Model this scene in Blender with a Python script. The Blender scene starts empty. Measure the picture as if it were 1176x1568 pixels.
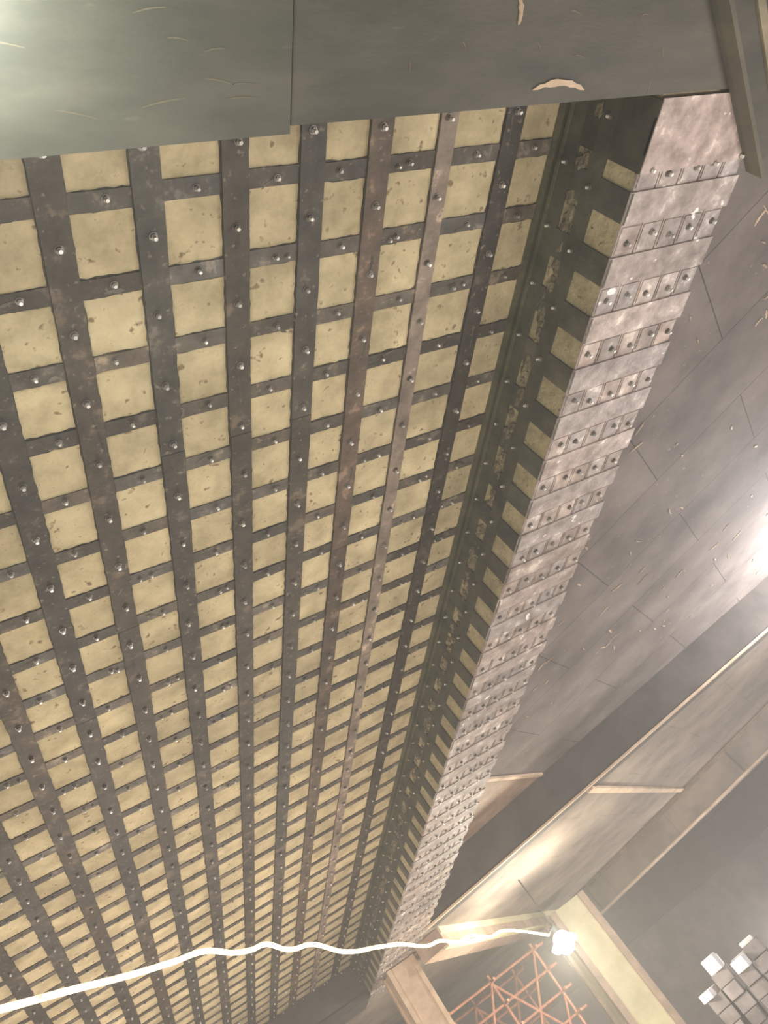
import bpy, random, math
from mathutils import Vector, Matrix
random.seed(4)
H0=1.6  # camera height above floor; geometry below is written relative to eye level
COL=bpy.context.scene.collection

# ---------------------------------------------------------------- mesh builder
class MB:
    def __init__(s): s.v=[];s.f=[];s.c=[];s.m=[]
    def add(s,vs,fs,col=(1,1,1),mat=0):
        b=len(s.v); s.v+= [(x,y,z+H0) for x,y,z in vs]
        for f in fs:
            s.f.append([b+i for i in f]); s.c.append(col); s.m.append(mat)
    def box(s,x0,x1,y0,y1,z0,z1,col=(1,1,1),mat=0):
        s.add([(x0,y0,z0),(x1,y0,z0),(x1,y1,z0),(x0,y1,z0),(x0,y0,z1),(x1,y0,z1),(x1,y1,z1),(x0,y1,z1)],
              [(3,2,1,0),(4,5,6,7),(0,1,5,4),(1,2,6,5),(2,3,7,6),(3,0,4,7)],col,mat)
    def obox(s,p,q,w0,w1,z0,z1,col=(1,1,1),mat=0):
        p=Vector(p);q=Vector(q);d=(q-p).normalized();n=Vector((-d.y,d.x))
        a=p+n*w0;b=q+n*w0;c=q+n*w1;e=p+n*w1
        s.add([(a.x,a.y,z0),(b.x,b.y,z0),(c.x,c.y,z0),(e.x,e.y,z0),(a.x,a.y,z1),(b.x,b.y,z1),(c.x,c.y,z1),(e.x,e.y,z1)],
              [(3,2,1,0),(4,5,6,7),(0,1,5,4),(1,2,6,5),(2,3,7,6),(3,0,4,7)],col,mat)
    def poly(s,pts,z0,z1,col=(1,1,1),mat=0):
        n=len(pts)
        s.add([(x,y,z0) for x,y in pts]+[(x,y,z1) for x,y in pts],
              [tuple(reversed(range(n))),tuple(range(n,2*n))]+[(i,(i+1)%n,n+(i+1)%n,n+i) for i in range(n)],col,mat)
    def ragged(s,x0,x1,y0,y1,z0,z1,j,alongx,seg,col=(1,1,1),mat=0):
        # flat bar whose long edges wander by +-j (cutting burrs, squeezed-out adhesive)
        A=[];B=[]
        for i in range(seg+1):
            t=i/seg
            if alongx:
                x=x0+(x1-x0)*t; A.append((x,y0+random.uniform(-j,j))); B.append((x,y1+random.uniform(-j,j)))
            else:
                y=y0+(y1-y0)*t; A.append((x1+random.uniform(-j,j),y)); B.append((x0+random.uniform(-j,j),y))
        n=seg+1
        vs=[(x,y,z0) for x,y in A]+[(x,y,z0) for x,y in B]
        fs=[(n+i,n+i+1,i+1,i) for i in range(seg)]
        s.add(vs,fs,col,mat)
        vs2=[(x,y,z0) for x,y in A]+[(x,y,z1) for x,y in A]; s.add(vs2,[(i,i+1,n+i+1,n+i) for i in range(seg)],col,mat)
        vs2=[(x,y,z0) for x,y in B]+[(x,y,z1) for x,y in B]; s.add(vs2,[(i+1,i,n+i,n+i+1) for i in range(seg)],col,mat)
    def smear(s,c,L,w,a,bend,z0,z1,col=(1,1,1),mat=0):
        c=Vector(c);top=[];bot=[];n=10
        for i in range(n+1):
            t=i/n-.5; ww=w*(1-(2*t)**2)**.5*random.uniform(.5,1.2) if abs(t)<.5 else 0.001
            o=bend*(t*t*4)
            for lst,sg in((top,1),(bot,-1)):
                x=t*L;y=o+sg*(ww/2+.0005)
                lst.append((c.x+x*math.cos(a)-y*math.sin(a),c.y+x*math.sin(a)+y*math.cos(a)))
        for i in range(n):
            s.poly([bot[i],bot[i+1],top[i+1],top[i]],z0,z1,col,mat)
    def prism(s,c,ax,r,h,n=6,col=(1,1,1),mat=0,r2=None,rot=0):
        c=Vector(c);ax=Vector(ax).normalized()
        u=ax.orthogonal().normalized();w=ax.cross(u)
        r2=r if r2 is None else r2
        vs=[];
        for k,(rr,hh) in enumerate([(r,0),(r2,h)]):
            for i in range(n):
                a=2*math.pi*i/n+rot
                vs.append(tuple(c+ax*hh+(u*math.cos(a)+w*math.sin(a))*rr))
        s.add(vs,[tuple(reversed(range(n))),tuple(range(n,2*n))]+[(i,(i+1)%n,n+(i+1)%n,n+i) for i in range(n)],col,mat)
    def tube(s,p,q,r,n=8,col=(1,1,1),mat=0):
        p=Vector(p);q=Vector(q); s.prism(p,q-p,r,(q-p).length,n,col,mat)
    def bolt(s,c,ax,k=1.0,nut=1,tip=2):
        ax=Vector(ax);c=Vector(c)+ax*0.001
        rot=random.random()*2
        g=random.uniform(.5,1.1)
        s.prism(c,ax,.014*k,.002,10,(g*.8,)*3,nut)
        s.prism(c+ax*.002,ax,.0105*k,.009*k,6,(g,)*3,nut,rot=rot)
        L=random.uniform(.006,.014)*k
        g2=random.uniform(.6,1.3)
        s.prism(c+ax*(.002+.009*k),ax,.0065*k,L,6,(g2,)*3,tip)
    def blob(s,c,r,sc,col=(1,1,1),mat=0,n=6,m=4,j0=.7,j1=1.25):
        vs=[];fs=[]
        for j in range(m+1):
            ph=math.pi*j/m
            for i in range(n):
                th=2*math.pi*i/n+j*.4
                rr=r*random.uniform(j0,j1)
                vs.append((c[0]+rr*sc[0]*math.sin(ph)*math.cos(th),c[1]+rr*sc[1]*math.sin(ph)*math.sin(th),c[2]+rr*sc[2]*math.cos(ph)))
        for j in range(m):
            for i in range(n):
                fs.append((j*n+i,j*n+(i+1)%n,(j+1)*n+(i+1)%n,(j+1)*n+i))
        s.add(vs,fs,col,mat)
    def make(s,name,mats,parent=None,bevel=0):
        me=bpy.data.meshes.new(name); me.from_pydata(s.v,[],s.f)
        for m in mats: me.materials.append(m)
        ca=me.color_attributes.new("tint",'FLOAT_COLOR','CORNER')
        data=[]
        for fi,f in enumerate(s.f):
            c=s.c[fi]
            for _ in f: data+= [c[0],c[1],c[2],1.0]
        ca.data.foreach_set("color",data)
        me.polygons.foreach_set("material_index",s.m)
        me.update()
        o=bpy.data.objects.new(name,me); COL.objects.link(o)
        if parent: o.parent=parent
        if bevel:
            b=o.modifiers.new("b",'BEVEL'); b.width=bevel; b.segments=2; b.limit_method='ANGLE'
        return o
def empty(name,loc=(0,0,0)):
    e=bpy.data.objects.new(name,None); COL.objects.link(e); return e

# ---------------------------------------------------------------- materials
def lin(c): return tuple(((x/255)/12.92 if x/255<=.04045 else ((x/255+.055)/1.055)**2.4) for x in c)
def mat(name,c1,c2,scale=3,rough=.6,metal=0,c3=None,spots=0,spotcol=(40,35,30),spotscale=25,bump=.3,bscale=40,stretch=(1,1,1),rotz=0,brick=None,detail=6,spec=.5,lo=.35,hi=.65,soft=.03,big=0):
    m=bpy.data.materials.new(name); m.use_nodes=True; nt=m.node_tree; N=nt.nodes; L=nt.links
    b=N["Principled BSDF"]; b.inputs["Roughness"].default_value=rough; b.inputs["Metallic"].default_value=metal
    b.inputs["Specular IOR Level"].default_value=spec
    tc=N.new("ShaderNodeTexCoord"); mp=N.new("ShaderNodeMapping"); L.new(tc.outputs["Object"],mp.inputs[0])
    mp.inputs["Scale"].default_value=stretch; mp.inputs["Rotation"].default_value=(0,0,rotz)
    n=N.new("ShaderNodeTexNoise"); n.inputs["Scale"].default_value=scale; n.inputs["Detail"].default_value=detail; n.inputs["Roughness"].default_value=.65
    L.new(mp.outputs[0],n.inputs[0])
    r=N.new("ShaderNodeValToRGB"); e=r.color_ramp.elements
    e[0].position=lo; e[0].color=(*lin(c1),1); e[1].position=hi; e[1].color=(*lin(c2),1)
    if c3: x=e.new((lo+hi)/2+.08); x.color=(*lin(c3),1)
    L.new(n.outputs[0],r.inputs[0]); out=r.outputs[0]
    at=N.new("ShaderNodeAttribute"); at.attribute_name="tint"
    mx=N.new("ShaderNodeMix"); mx.data_type='RGBA'; mx.blend_type='MULTIPLY'; mx.inputs[0].default_value=1
    L.new(out,mx.inputs[6]); L.new(at.outputs[0],mx.inputs[7]); out=mx.outputs[2]
    if big:
        s=N.new("ShaderNodeTexNoise"); s.inputs["Scale"].default_value=1.7; s.inputs["Detail"].default_value=5; L.new(mp.outputs[0],s.inputs[0])
        mr_=N.new("ShaderNodeMapRange"); mr_.inputs[1].default_value=.35; mr_.inputs[2].default_value=.65; mr_.inputs[3].default_value=1-big; mr_.inputs[4].default_value=1+big*.5; L.new(s.outputs[0],mr_.inputs[0])
        m3=N.new("ShaderNodeMix"); m3.data_type='RGBA'; m3.blend_type='MULTIPLY'; m3.inputs[0].default_value=1
        L.new(out,m3.inputs[6]); L.new(mr_.outputs[0],m3.inputs[7]); out=m3.outputs[2]
    if spots:
        s=N.new("ShaderNodeTexNoise"); s.inputs["Scale"].default_value=spotscale; s.inputs["Detail"].default_value=4; L.new(mp.outputs[0],s.inputs[0])
        sr=N.new("ShaderNodeValToRGB"); sr.color_ramp.elements[0].position=1-spots; sr.color_ramp.elements[1].position=1-spots+soft; 
        L.new(s.outputs[0],sr.inputs[0])
        mm=N.new("ShaderNodeMix"); mm.data_type='RGBA'; L.new(sr.outputs[0],mm.inputs[0]); L.new(out,mm.inputs[6]); mm.inputs[7].default_value=(*lin(spotcol),1); out=mm.outputs[2]
    if brick:
        w,h,jc=brick
        mp2=N.new("ShaderNodeMapping"); L.new(tc.outputs["Object"],mp2.inputs[0]); mp2.inputs["Rotation"].default_value=(0,0,math.radians(45)); mp2.inputs["Location"].default_value=(.2,.35,0)
        bk=N.new("ShaderNodeTexBrick"); bk.offset=.5; bk.inputs["Scale"].default_value=1; bk.inputs["Brick Width"].default_value=w; bk.inputs["Row Height"].default_value=h; bk.inputs["Mortar Size"].default_value=.005
        bk.inputs["Color1"].default_value=(.93,.93,.93,1); bk.inputs["Color2"].default_value=(1.04,1.02,1,1); bk.inputs["Mortar"].default_value=(jc,jc,jc,1)
        L.new(mp2.outputs[0],bk.inputs[0])
        m2=N.new("ShaderNodeMix"); m2.data_type='RGBA'; m2.blend_type='MULTIPLY'; m2.inputs[0].default_value=1
        L.new(out,m2.inputs[6]); L.new(bk.outputs[0],m2.inputs[7]); out=m2.outputs[2]
    L.new(out,b.inputs["Base Color"])
    bn=N.new("ShaderNodeTexNoise"); bn.inputs["Scale"].default_value=bscale; bn.inputs["Detail"].default_value=5; L.new(mp.outputs[0],bn.inputs[0])
    bp=N.new("ShaderNodeBump"); bp.inputs["Strength"].default_value=bump; bp.inputs["Distance"].default_value=.01
    L.new(bn.outputs[0],bp.inputs["Height"]); L.new(bp.outputs[0],b.inputs["Normal"])
    return m
def emis(name,col,st):
    m=bpy.data.materials.new(name); m.use_nodes=True; b=m.node_tree.nodes["Principled BSDF"]
    b.inputs["Base Color"].default_value=(*col,1); b.inputs["Emission Color"].default_value=(*col,1); b.inputs["Emission Strength"].default_value=st
    return m
M_tile=mat("beige_concrete",(162,148,114),(202,186,148),6,.85,spots=.37,spotcol=(124,106,78),spotscale=24,bump=.5,bscale=30,soft=.08,big=.18)
M_strip=mat("adhesive_stained_steel",(60,54,46),(114,102,88),9,.65,.05,c3=(80,73,63),spots=.37,spotcol=(124,112,96),spotscale=38,bump=.5,soft=.1,big=.2)
M_nut=mat("bolt_steel",(120,112,104),(165,158,150),20,.45,.4,bump=.1)
M_tip=mat("bolt_tip_steel",(200,195,185),(240,236,228),20,.4,.2,bump=.1)
M_silver=mat("mottled_galvanised_plate",(134,120,112),(216,204,194),8,.65,.05,c3=(180,166,158),spots=.32,spotcol=(238,230,224),spotscale=9,bump=.35,bscale=60,big=.15)
M_dark=mat("dark_stained_plate",(54,54,45),(88,84,70),6,.6,.05,bump=.3)
M_olive=mat("rough_olive_concrete",(138,126,96),(172,158,122),8,.9,spots=.33,spotcol=(98,88,62),bump=1,bscale=35)
M_mort=mat("squeezed_mortar",(84,76,58),(136,124,96),14,.9,bump=1)
M_near=mat("dark_painted_board",(62,60,50),(88,83,72),1.5,.65,spots=.3,spotcol=(104,97,82),spotscale=9,bump=.1,stretch=(1,3,1),soft=.2)
M_grey=mat("grey_formwork_soffit",(98,90,87),(128,119,114),1.2,.85,spec=.2,spots=.3,spotcol=(154,144,134),spotscale=18,bump=.2,brick=(1.83,.92,.35),soft=.03,big=.15)
M_low=mat("brown_formwork_soffit",(118,106,98),(152,138,126),1.5,.75,spec=.3,bump=.2,brick=(1.83,.92,.5),big=.15)
M_wood=mat("timber_batten",(184,158,132),(218,192,164),4,.7,bump=.2)
M_pink=mat("reddish_timber",(158,134,116),(194,166,146),4,.7,bump=.2,big=.15)
M_ply=mat("plywood_form",(208,198,156),(228,218,180),3,.7,bump=.15,big=.12)
M_drk2=mat("dark_beam_concrete",(60,55,52),(84,77,72),2,.8,bump=.2)
M_wall=mat("reddish_grey_wall",(124,110,106),(150,134,128),2,.85,bump=.3,big=.15)
M_floor=mat("concrete_floor",(130,122,112),(160,152,140),1.5,.9,bump=.3)
M_red=mat("rusty_orange_tube",(150,94,72),(186,128,100),12,.5,.1,bump=.1)
M_block=mat("grey_block",(126,116,116),(158,148,146),6,.9,bump=.4)
M_white=mat("pale_plaster_block",(210,206,208),(236,234,236),6,.9,bump=.3)
M_black=mat("black_cable",(25,25,25),(40,40,40),6,.5)

# ---------------------------------------------------------------- room shell
b=MB(); b.box(-5,16.4,-3,22,-1.75,-1.6); b.make("floor",[M_floor])
b=MB(); b.box(-5,2.7,-3,12.5,2.5,2.7); ceil=b.make("ceiling",[M_tile])
LA=Vector((3.24,10.4)); LB=Vector((8.22,7.23)); dA=(LB-LA).normalized()
A0=LA+dA*0.13; A1=LA+dA*15.5
b=MB(); b.box(3.38,16.4,-3,14,2.5,2.7); c1=b.make("ceiling.001",[M_grey])
b=MB()
for i in range(120):
    x=random.uniform(3.6,8.5);y=random.uniform(1.2,7.0)
    b.smear((x,y),random.uniform(.02,.14),random.uniform(.005,.024),random.choice([.75,-.8])+random.uniform(-.4,.4),random.uniform(-.012,.012),2.494,2.5,(random.uniform(.5,1.0),)*3)
b.make("plaster_drips",[M_wood],c1)
b=MB()
b.poly([(3.38,10.36),(A1.x,A1.y),(16.4,21),(3.38,21)],2.03,2.46)
b.poly([(-5,12.5),(3.38,12.5),(3.38,21),(-5,21)],2.03,2.46)
b.make("ceiling.002",[M_low])
b=MB(); b.box(-5,16.4,20.5,20.8,-1.6,2.03); b.box(-5,16.2,20.3,20.5,1.0,2.03,(.6,.56,.54))
b.make("wall_back",[M_wall])
b=MB(); b.box(-5.2,-5,-3,21,-1.6,2.5); b.make("wall_left",[M_wall])
b=MB(); b.box(16.2,16.4,1.5,20.5,-1.6,2.5);b.box(16.0,16.2,1.5,20.3,1.0,2.03,(.6,.56,.54)); b.make("wall_right",[M_wall])

# ---------------------------------------------------------------- steel strip lattice under the slab
g=MB()
SX=[-2.15,-1.85,-1.55,-1.25,-.95,-.65,-.35,-.05,.25,.545,.85,1.165,1.465,1.755,2.065,2.41]
def tint(a=.75,b_=1.2,warm=.06):
    k=random.uniform(a,b_); w=random.uniform(-warm,warm); return (k*(1+w),k,k*(1-w))
rows=[.745+.295*k for k in range(0,39)]
for i,y in enumerate(rows):
    w=.034
    for j in range(len(SX)):
        x0=SX[j]; x1=SX[j+1] if j+1<len(SX) else 2.655
        dy=random.uniform(-.007,.007)
        t=tint(.8,2.0,.06)
        if random.random()<.4: t=(t[0]*.98,t[1]*1.05,t[2]*1.16)
        e=random.uniform(-.002,.006)
        g.ragged(x0,x1,y-w-e+dy,y+w+e+dy,2.498,2.5,.004,True,12,(t[0]*.55,t[1]*.53,t[2]*.5))
        g.ragged(x0,x1,y-w+dy,y+w+dy,2.494,2.498,.0015,True,3,t)
        g.bolt(((x0+x1)/2+random.uniform(-.03,.03),y,2.494),(0,0,-1),1.0)
        if random.random()<.3: g.bolt(((x0+x1)/2+random.choice([-.06,.06]),y+random.uniform(-.015,.015),2.494),(0,0,-1),.8)
        if random.random()<.5: g.smear(((x0+x1)/2+random.uniform(-.05,.05),y+dy+random.uniform(-.02,.02)),random.uniform(.03,.12),random.uniform(.005,.018),random.uniform(-.6,.6),.005,2.493,2.494,tint(.5,2.2))
for j,x in enumerate(SX):
    w=.050 if j!=14 else .041
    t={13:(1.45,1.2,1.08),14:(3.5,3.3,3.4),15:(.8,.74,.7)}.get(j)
    y=.73
    while y<12.0:
        L=random.choice([1.4,2.4,3.0,3.6]); y1=min(y+L,12.0)
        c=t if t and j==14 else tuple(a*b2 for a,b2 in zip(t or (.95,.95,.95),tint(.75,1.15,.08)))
        dx=random.uniform(-.003,.003)
        g.ragged(x-w+dx-.003,x+w+dx+.003,y,y1-.003,2.4935,2.5,.003,False,int((y1-y)*30)+1,tuple(min(a,1.2)*.7 for a in c))
        g.ragged(x-w+dx,x+w+dx,y,y1-.003,2.487,2.4935,.0012,False,int((y1-y)*6)+1,c)
        y=y1
    for y in rows:
        g.bolt((x+random.uniform(-.008,.008),y+.1475+random.uniform(-.01,.01),2.487),(0,0,-1),1.15)
        if random.random()<.35 and j!=14: g.smear((x+random.uniform(-.03,.03),y+random.uniform(-.1,.1)),random.uniform(.04,.2),random.uniform(.005,.02),1.57+random.uniform(-.2,.2),.005,2.486,2.487,tint(.5,1.5))
g.make("bolted_steel_strips",[M_strip,M_nut,M_tip],ceil)

# ---------------------------------------------------------------- plated longitudinal beam
beam=empty("steel_plated_beam")
b=MB(); b.box(2.7,3.38,.70,12.0,2.04,2.7); b.make("concrete_core",[M_olive],beam)
b=MB()
b.box(2.655,2.70,.73,12.0,2.485,2.4995,(1.3,1.3,.95)); b.box(2.684,2.70,.73,12.0,2.37,2.485,(.9,.95,.8))
b.box(2.674,2.686,.73,12.0,2.44,2.455,(1.3,1.35,1.0))
b.box(2.686,2.70,.73,12.0,2.205,2.285,(.85,.85,.75))
hy=[.86+.283*k for k in range(0,40) if .86+.283*k<11.9]
for y in hy:
    c=tint(.75,1.15,.05)
    b.box(2.690,2.70,y-.065,y+.065,2.02,2.37,c)
b.box(2.688,2.70,.73,1.0,2.02,2.37,(.6,.6,.5))
for y in [.80+.283*k for k in range(0,40) if .8+.283*k<11.9]:
    b.bolt((2.684,y,2.41),(-1,0,0),1.0,1,2); b.bolt((2.686,y+.05,2.245),(-1,0,0),1.0,1,2)
b.make("side_plates",[M_dark,M_nut,M_tip],beam)
b=MB()
y=.8
while y<12:
    b.blob((2.699,y,random.uniform(2.30,2.35)),random.uniform(.014,.036),(.5,1.5,1),tint(.6,1.1))
    y+=random.uniform(.02,.08)
b.make("mortar_lumps",[M_mort],beam)
b=MB()
n=5; X0=2.695; W=(3.38-X0)/n
for k in range(n):
    x0=X0+k*W
    b.box(x0+.004,x0+W-.004,.74,12.0,2.032,2.04,tint(.85,1.1,.03))
for i,y in enumerate(hy):
    c=tint(.8,1.15,.04)
    b.box(2.688,3.385+random.uniform(-.01,.012),y-.07,y+.07,2.022,2.032,c)
    for k in range(n):
        x=X0+(k+.5)*W
        b.box(x-.056,x+.056,y+.083,y+.2,2.027,2.032,tint(.7,1.2,.05))
        b.bolt((x+random.uniform(-.02,.02),y+.1415+random.uniform(-.02,.02),2.027),(0,0,-1),1.2)
b.poly([(2.69,.72),(3.55,.72),(3.42,.95),(3.385,1.0),(2.69,1.0)],2.016,2.022,(1.05,1.0,.98))
b.make("bottom_plates",[M_silver,M_nut,M_tip],beam)

# ---------------------------------------------------------------- near cross beam, boxed in dark board
nb=empty("boarded_cross_beam")
b=MB()
b.box(-5,1.108,-.4,.725,2.015,2.7,(.95,.98,.93)); b.box(1.112,9,-.4,.705,2.018,2.7,(.96,.95,.92))
b.box(1.10,1.12,-.4,.70,2.03,2.1,(.4,.4,.4))
b.make("boards",[M_near],nb)
b=MB()
b.smear((2.12,.64),.24,.024,.05,.022,2.012,2.018)
b.smear((1.88,.43),.08,.015,1.3,.01,2.012,2.018,(.8,.8,.8))
for i in range(10):
    b.smear((random.uniform(.3,1.1),random.uniform(.42,.68)),random.uniform(.03,.12),.003,random.uniform(-.2,.3),.003,2.0138,2.016,(.18,.20,.18))
for i in range(8):
    b.smear((random.uniform(1.2,2.6),random.uniform(.35,.68)),random.uniform(.02,.06),.004,random.uniform(-.3,1.5),.004,2.0168,2.019,(.26,.25,.23))
b.make("plaster_smears",[M_wood],nb)
ch=MB()
p=(2.25,-.1); q=(3.42,1.06)
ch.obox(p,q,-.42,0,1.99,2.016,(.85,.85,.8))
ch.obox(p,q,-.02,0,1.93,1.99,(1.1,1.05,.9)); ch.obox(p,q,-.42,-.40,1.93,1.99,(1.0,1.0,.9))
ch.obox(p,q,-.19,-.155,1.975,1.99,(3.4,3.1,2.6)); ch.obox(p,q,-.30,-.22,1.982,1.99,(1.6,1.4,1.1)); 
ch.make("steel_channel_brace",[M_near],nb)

# ---------------------------------------------------------------- diagonal drop beam + battens
db=empty("diagonal_drop_beam")
b=MB(); b.obox(A0,A1,0,.35,2.02,2.5); b.make("beam_body",[M_drk2],db)
b=MB(); b.obox(A0,A1,-.03,.03,1.995,2.02); b.make("edge_batten",[M_wood],db)
b=MB()
b.obox((4.05,7.95),(5.32,9.02),0,.05,2.47,2.5); 
b.obox((5.75,9.0),(10.0,13.2),0,.10,1.99,2.03)
b.make("panel_joint_battens",[M_wood],db)
b=MB()
b.poly([(4.05,8.0),(5.3,9.05),(3.38,10.3),(3.38,8.6)],2.485,2.5,(.7,.66,.64)); b.make("infill_board",[M_pink],db)

b=MB(); b.box(-5,2.7,12.0,12.5,2.03,2.5);b.box(-5,2.7,11.98,12.0,2.03,2.12,(.8,.8,.8)); b.make("end_cross_beam",[M_drk2])
def fbeam(name,p,q,w,z0,z1,m,m2):
    e=empty(name); b=MB(); b.obox(p,q,0,w,z0,z1); b.make("body",[m],e)
    b=MB(); b.obox(p,q,-.02,.06,z0-.03,z0+.0); b.obox(p,q,-.03,0,z1-.08,z1-.0); b.make("edge_timbers",[m2],e)
fbeam("formwork_beam",(12.6,9.15),(8.1,16.3),-.6,1.5,2.03,M_low,M_wood)
fbeam("formwork_beam",(3.6,10.75),(8.0,16.5),.4,1.8,2.03,M_pink,M_ply)

# ---------------------------------------------------------------- columns
def column(name,c,w,ang,z1,mats,tl):
    e=empty(name); ca,sa=math.cos(ang),math.sin(ang)
    d=Vector((ca,sa)); nn=Vector((-sa,ca)); c=Vector(c)
    b=MB(); b.obox(c-d*w/2,c+d*w/2,-w/2,w/2,-1.6,z1,(1,1,1)); b.make("form_panels",[mats[0]],e)
    b=MB()
    for sx in(-1,1):
        for sy in(-1,1):
            cc=c+d*sx*w/2+nn*sy*w/2
            b.obox(cc-d*tl,cc+d*tl,-tl,tl,-1.6,z1)
    b.make("corner_timbers",[mats[1]],e)
column("formwork_column",(7.1,14.6),.66,math.radians(-8),1.8,[M_ply,M_pink],.06)
column("formwork_column",(3.06,11.35),.36,0,2.015,[M_wood,M_wood],.03)

# ---------------------------------------------------------------- scaffold
sc=MB()
xs=[3.9,4.8,5.7]; ys=[13.5,14.8]
for x in xs:
    for y in ys: sc.tube((x,y,-1.6),(x,y,1.55),.024)
for z in (-.9,-.1,.4,.75,1.1,1.45):
    for y in ys: sc.tube((xs[0]-.2,y,z),(xs[-1]+.2,y,z),.021)
    for x in xs: sc.tube((x,ys[0]-.2,z),(x,ys[1]+.2,z),.021)
for i in range(2):
    for y in ys:
        sc.tube((xs[i],y,-.9),(xs[i+1],y,.7),.021); sc.tube((xs[i+1],y,-.1),(xs[i],y,1.4),.021)
        sc.tube((xs[i],y,.1),(xs[i+1],y,1.45),.021)
for x in xs:
    for y in ys:
        for z in (-.9,-.1,.4,.75,1.1,1.45): sc.box(x-.035,x+.035,y-.035,y+.035,z-.03,z+.03,(.7,.6,.6))
sc.make("tube_scaffold",[M_red])

# ---------------------------------------------------------------- stacked blocks with pale pieces
bs=MB()
base=Vector((6.5,11.5)); d=Vector((.8,-.6)); nn=Vector((.6,.8))
tops=[]
for i in range(11):
    nl=7-i//4+random.choice([0,0,-1])
    for lay in range(nl):
        z=-1.6+lay*.18
        for jn in range(2):
            c=base+d*(i*.28+random.uniform(-.02,.02))+nn*(jn*.3+random.uniform(-.05,.05))
            bs.obox(c,c+d*random.uniform(.2,.26),-.12,.12,z,z+.17,tint(.55,1.1,.03),0)
    tops.append(-1.6+nl*.18-.01)
for i in range(11):
    for r in range(2):
        if random.random()<.3: continue
        c=base+d*(i*.28+random.uniform(-.03,.05))+nn*(r*.3-.05); a=random.uniform(-.8,.8)
        dd=Vector((math.cos(a)*d.x-math.sin(a)*d.y,math.sin(a)*d.x+math.cos(a)*d.y))
        bs.obox(c,c+dd*random.uniform(.15,.28),-.06,.06,tops[i],tops[i]+random.uniform(.05,.2),(1,1,1),1)
bs.make("concrete_block_stack",[M_block,M_white],bevel=.008)

# ---------------------------------------------------------------- LED rope + lamp
pts=[(-1.2,2.9,1.36),(-.47,3.83,1.42),(-.24,4.13,1.45),(.03,4.5,1.486),(.25,4.78,1.52),(.444,5.04,1.559),(.61,5.25,1.524),(.72,5.4,1.53),(.839,5.555,1.552),(.969,5.725,1.499),(1.192,6.02,1.509),(1.411,6.306,1.425),
(1.789,6.805,1.415),(2.038,7.131,1.407),(2.38,7.58,1.352),(2.6,7.87,1.375),(2.85,8.2,1.333),(3.15,8.6,1.37),(3.485,9.033,1.322),(3.8,9.45,1.36),(4.28,10.08,1.309),(4.885,10.87,1.193)]
cu=bpy.data.curves.new("rope",'CURVE'); cu.dimensions='3D'; cu.bevel_depth=.0155; cu.bevel_resolution=4
sp=cu.splines.new('BEZIER'); sp.bezier_points.add(len(pts)-1)
for k,pp in enumerate(pts):
    bp=sp.bezier_points[k]; bp.co=(pp[0],pp[1],pp[2]+H0); bp.handle_left_type=bp.handle_right_type='AUTO'
o=bpy.data.objects.new("led_rope_light",cu); COL.objects.link(o)
mr=emis("warm_led",(1,.86,.48),3)
N=mr.node_tree.nodes;L=mr.node_tree.links
tc=N.new("ShaderNodeTexCoord");vz=N.new("ShaderNodeTexNoise");vz.inputs["Scale"].default_value=14;L.new(tc.outputs["Object"],vz.inputs[0])
rr=N.new("ShaderNodeMapRange");rr.inputs[1].default_value=.3;rr.inputs[2].default_value=.7;rr.inputs[3].default_value=.9;rr.inputs[4].default_value=6;L.new(vz.outputs[0],rr.inputs[0]);L.new(rr.outputs[0],N["Principled BSDF"].inputs["Emission Strength"])
cu.materials.append(mr)
wl=empty("hanging_work_lamp")
LP=Vector((5.19,11.27,1.035))
b=MB()
b.prism(LP+Vector((0,0,.14)),(0,0,1),.05,.12,12,(1,1,1)); b.tube(LP+Vector((0,0,.26)),(5.19,11.27,2.03),.01)
b.tube(LP+Vector((0,0,.26)),(4.885,10.87,1.193),.01)
b.make("socket_and_cable",[M_black],wl)
b=MB()
b.blob(LP+Vector((0,0,.02)),.14,(1,1,1.1),n=16,m=10,j0=1,j1=1)
for k in range(4):
    a=2*math.pi*k/4+.3; dv=Vector((math.cos(a),math.sin(a),-.4))
    b.prism(LP+Vector((0,0,.08))+dv*.04,dv,.06,.2,8,(1,1,1),r2=.045)
b.make("led_leaves",[emis("cool_led",(.9,.95,1),35)],wl)

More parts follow.
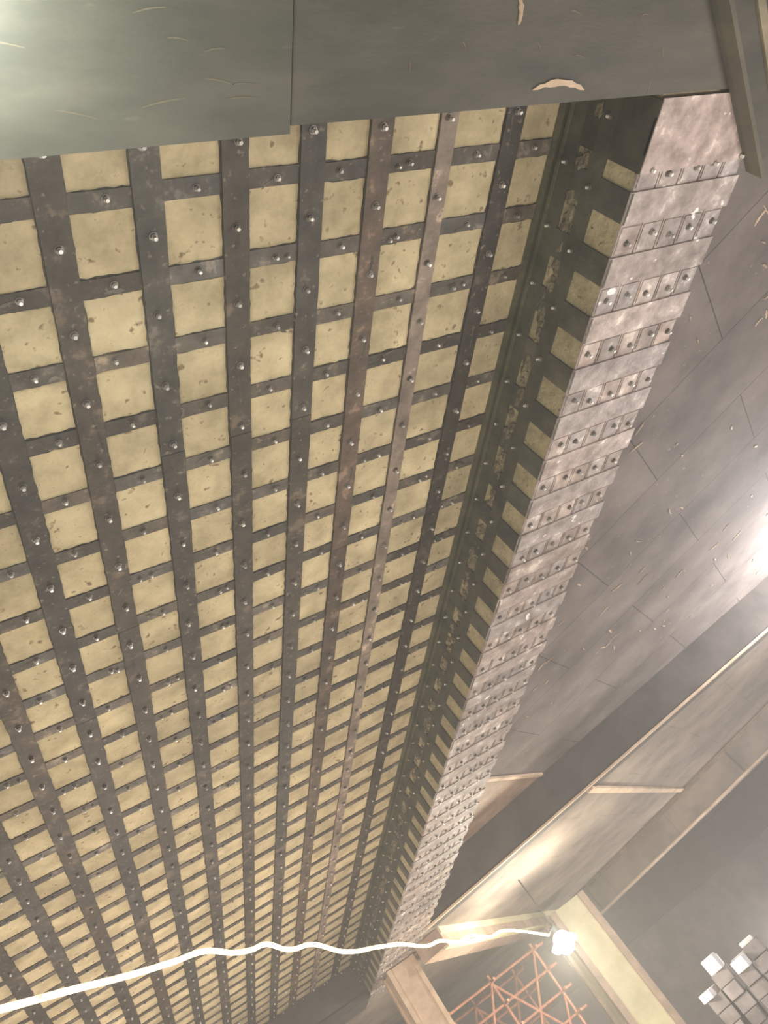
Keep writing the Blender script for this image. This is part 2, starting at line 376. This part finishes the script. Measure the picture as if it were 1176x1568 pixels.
# ---------------------------------------------------------------- lights
def pl(name,loc,e,col,r=.15,):
    l=bpy.data.lights.new(name,'POINT'); l.energy=e; l.color=col; l.shadow_soft_size=r
    o=bpy.data.objects.new(name,l); o.location=(loc[0],loc[1],loc[2]+H0); COL.objects.link(o)
pl("work_lamp_light",(5.05,11.05,.9),380,(1,.93,.72),.2)
pl("glare_light_right",(8.75,5.9,1.6),720,(1,.97,.97),.15)  # unseen light added out of frame, stands in for lens glare
pl("glare_light_left",(.25,.36,1.75),42,(.93,1,.96),.05)  # added close under the boards, out of view, to imitate corner lens haze
pl("fill_light_mid",(1.0,2.0,-1.1),200,(1,.95,.86),.6)  # added fill for the near strips, no actual fitting
pl("fill_light_far",(.3,8.0,-1.1),560,(1,.87,.78),.6)  # added fill lifting the far end of the strip ceiling
pl("fill_light_beam",(3.9,1.0,-.2),150,(1,.95,.93),.3)  # unseen light added to brighten the beam's bottom plates
pl("fill_light_bay",(10,14,-.8),380,(1,.92,.88),.4)  # fill added for the formwork bay, no lamp stands there
pl("fill_light_side_bay",(6.5,4.0,-1.1),190,(1,.94,.91),.5)  # added ambient fill under the grey soffit, without a fixture
pl("fill_light_aisle",(-3,4.5,-1),200,(1,.95,.86),.5)  # unseen ambient fill added on the left side
# thin homogeneous haze fills the world, added to imitate lens haze and glare
w=bpy.data.worlds.new("w"); bpy.context.scene.world=w; w.use_nodes=True
w.node_tree.nodes["Background"].inputs[0].default_value=(.4,.37,.34,1); w.node_tree.nodes["Background"].inputs[1].default_value=.3
hv=w.node_tree.nodes.new("ShaderNodeVolumeScatter"); hv.inputs["Density"].default_value=.020; hv.inputs["Color"].default_value=(1,.96,.9,1); hv.inputs["Anisotropy"].default_value=.2
w.node_tree.links.new(hv.outputs[0],w.node_tree.nodes["World Output"].inputs["Volume"])
bpy.context.scene.view_settings.view_transform='Standard'

# ---------------------------------------------------------------- camera
c=bpy.data.cameras.new("camera"); o=bpy.data.objects.new("camera",c); COL.objects.link(o)
R=Matrix(((.83,.308,-.46502),(-.1107,-.72616,-.67855),(-.54667,.61468,-.56861)))
o.matrix_world=Matrix.Translation((0,0,H0)) @ R.to_4x4()
c.sensor_fit='VERTICAL'; c.sensor_height=36; c.lens=36*1183/1568; c.clip_start=.05
bpy.context.scene.camera=o
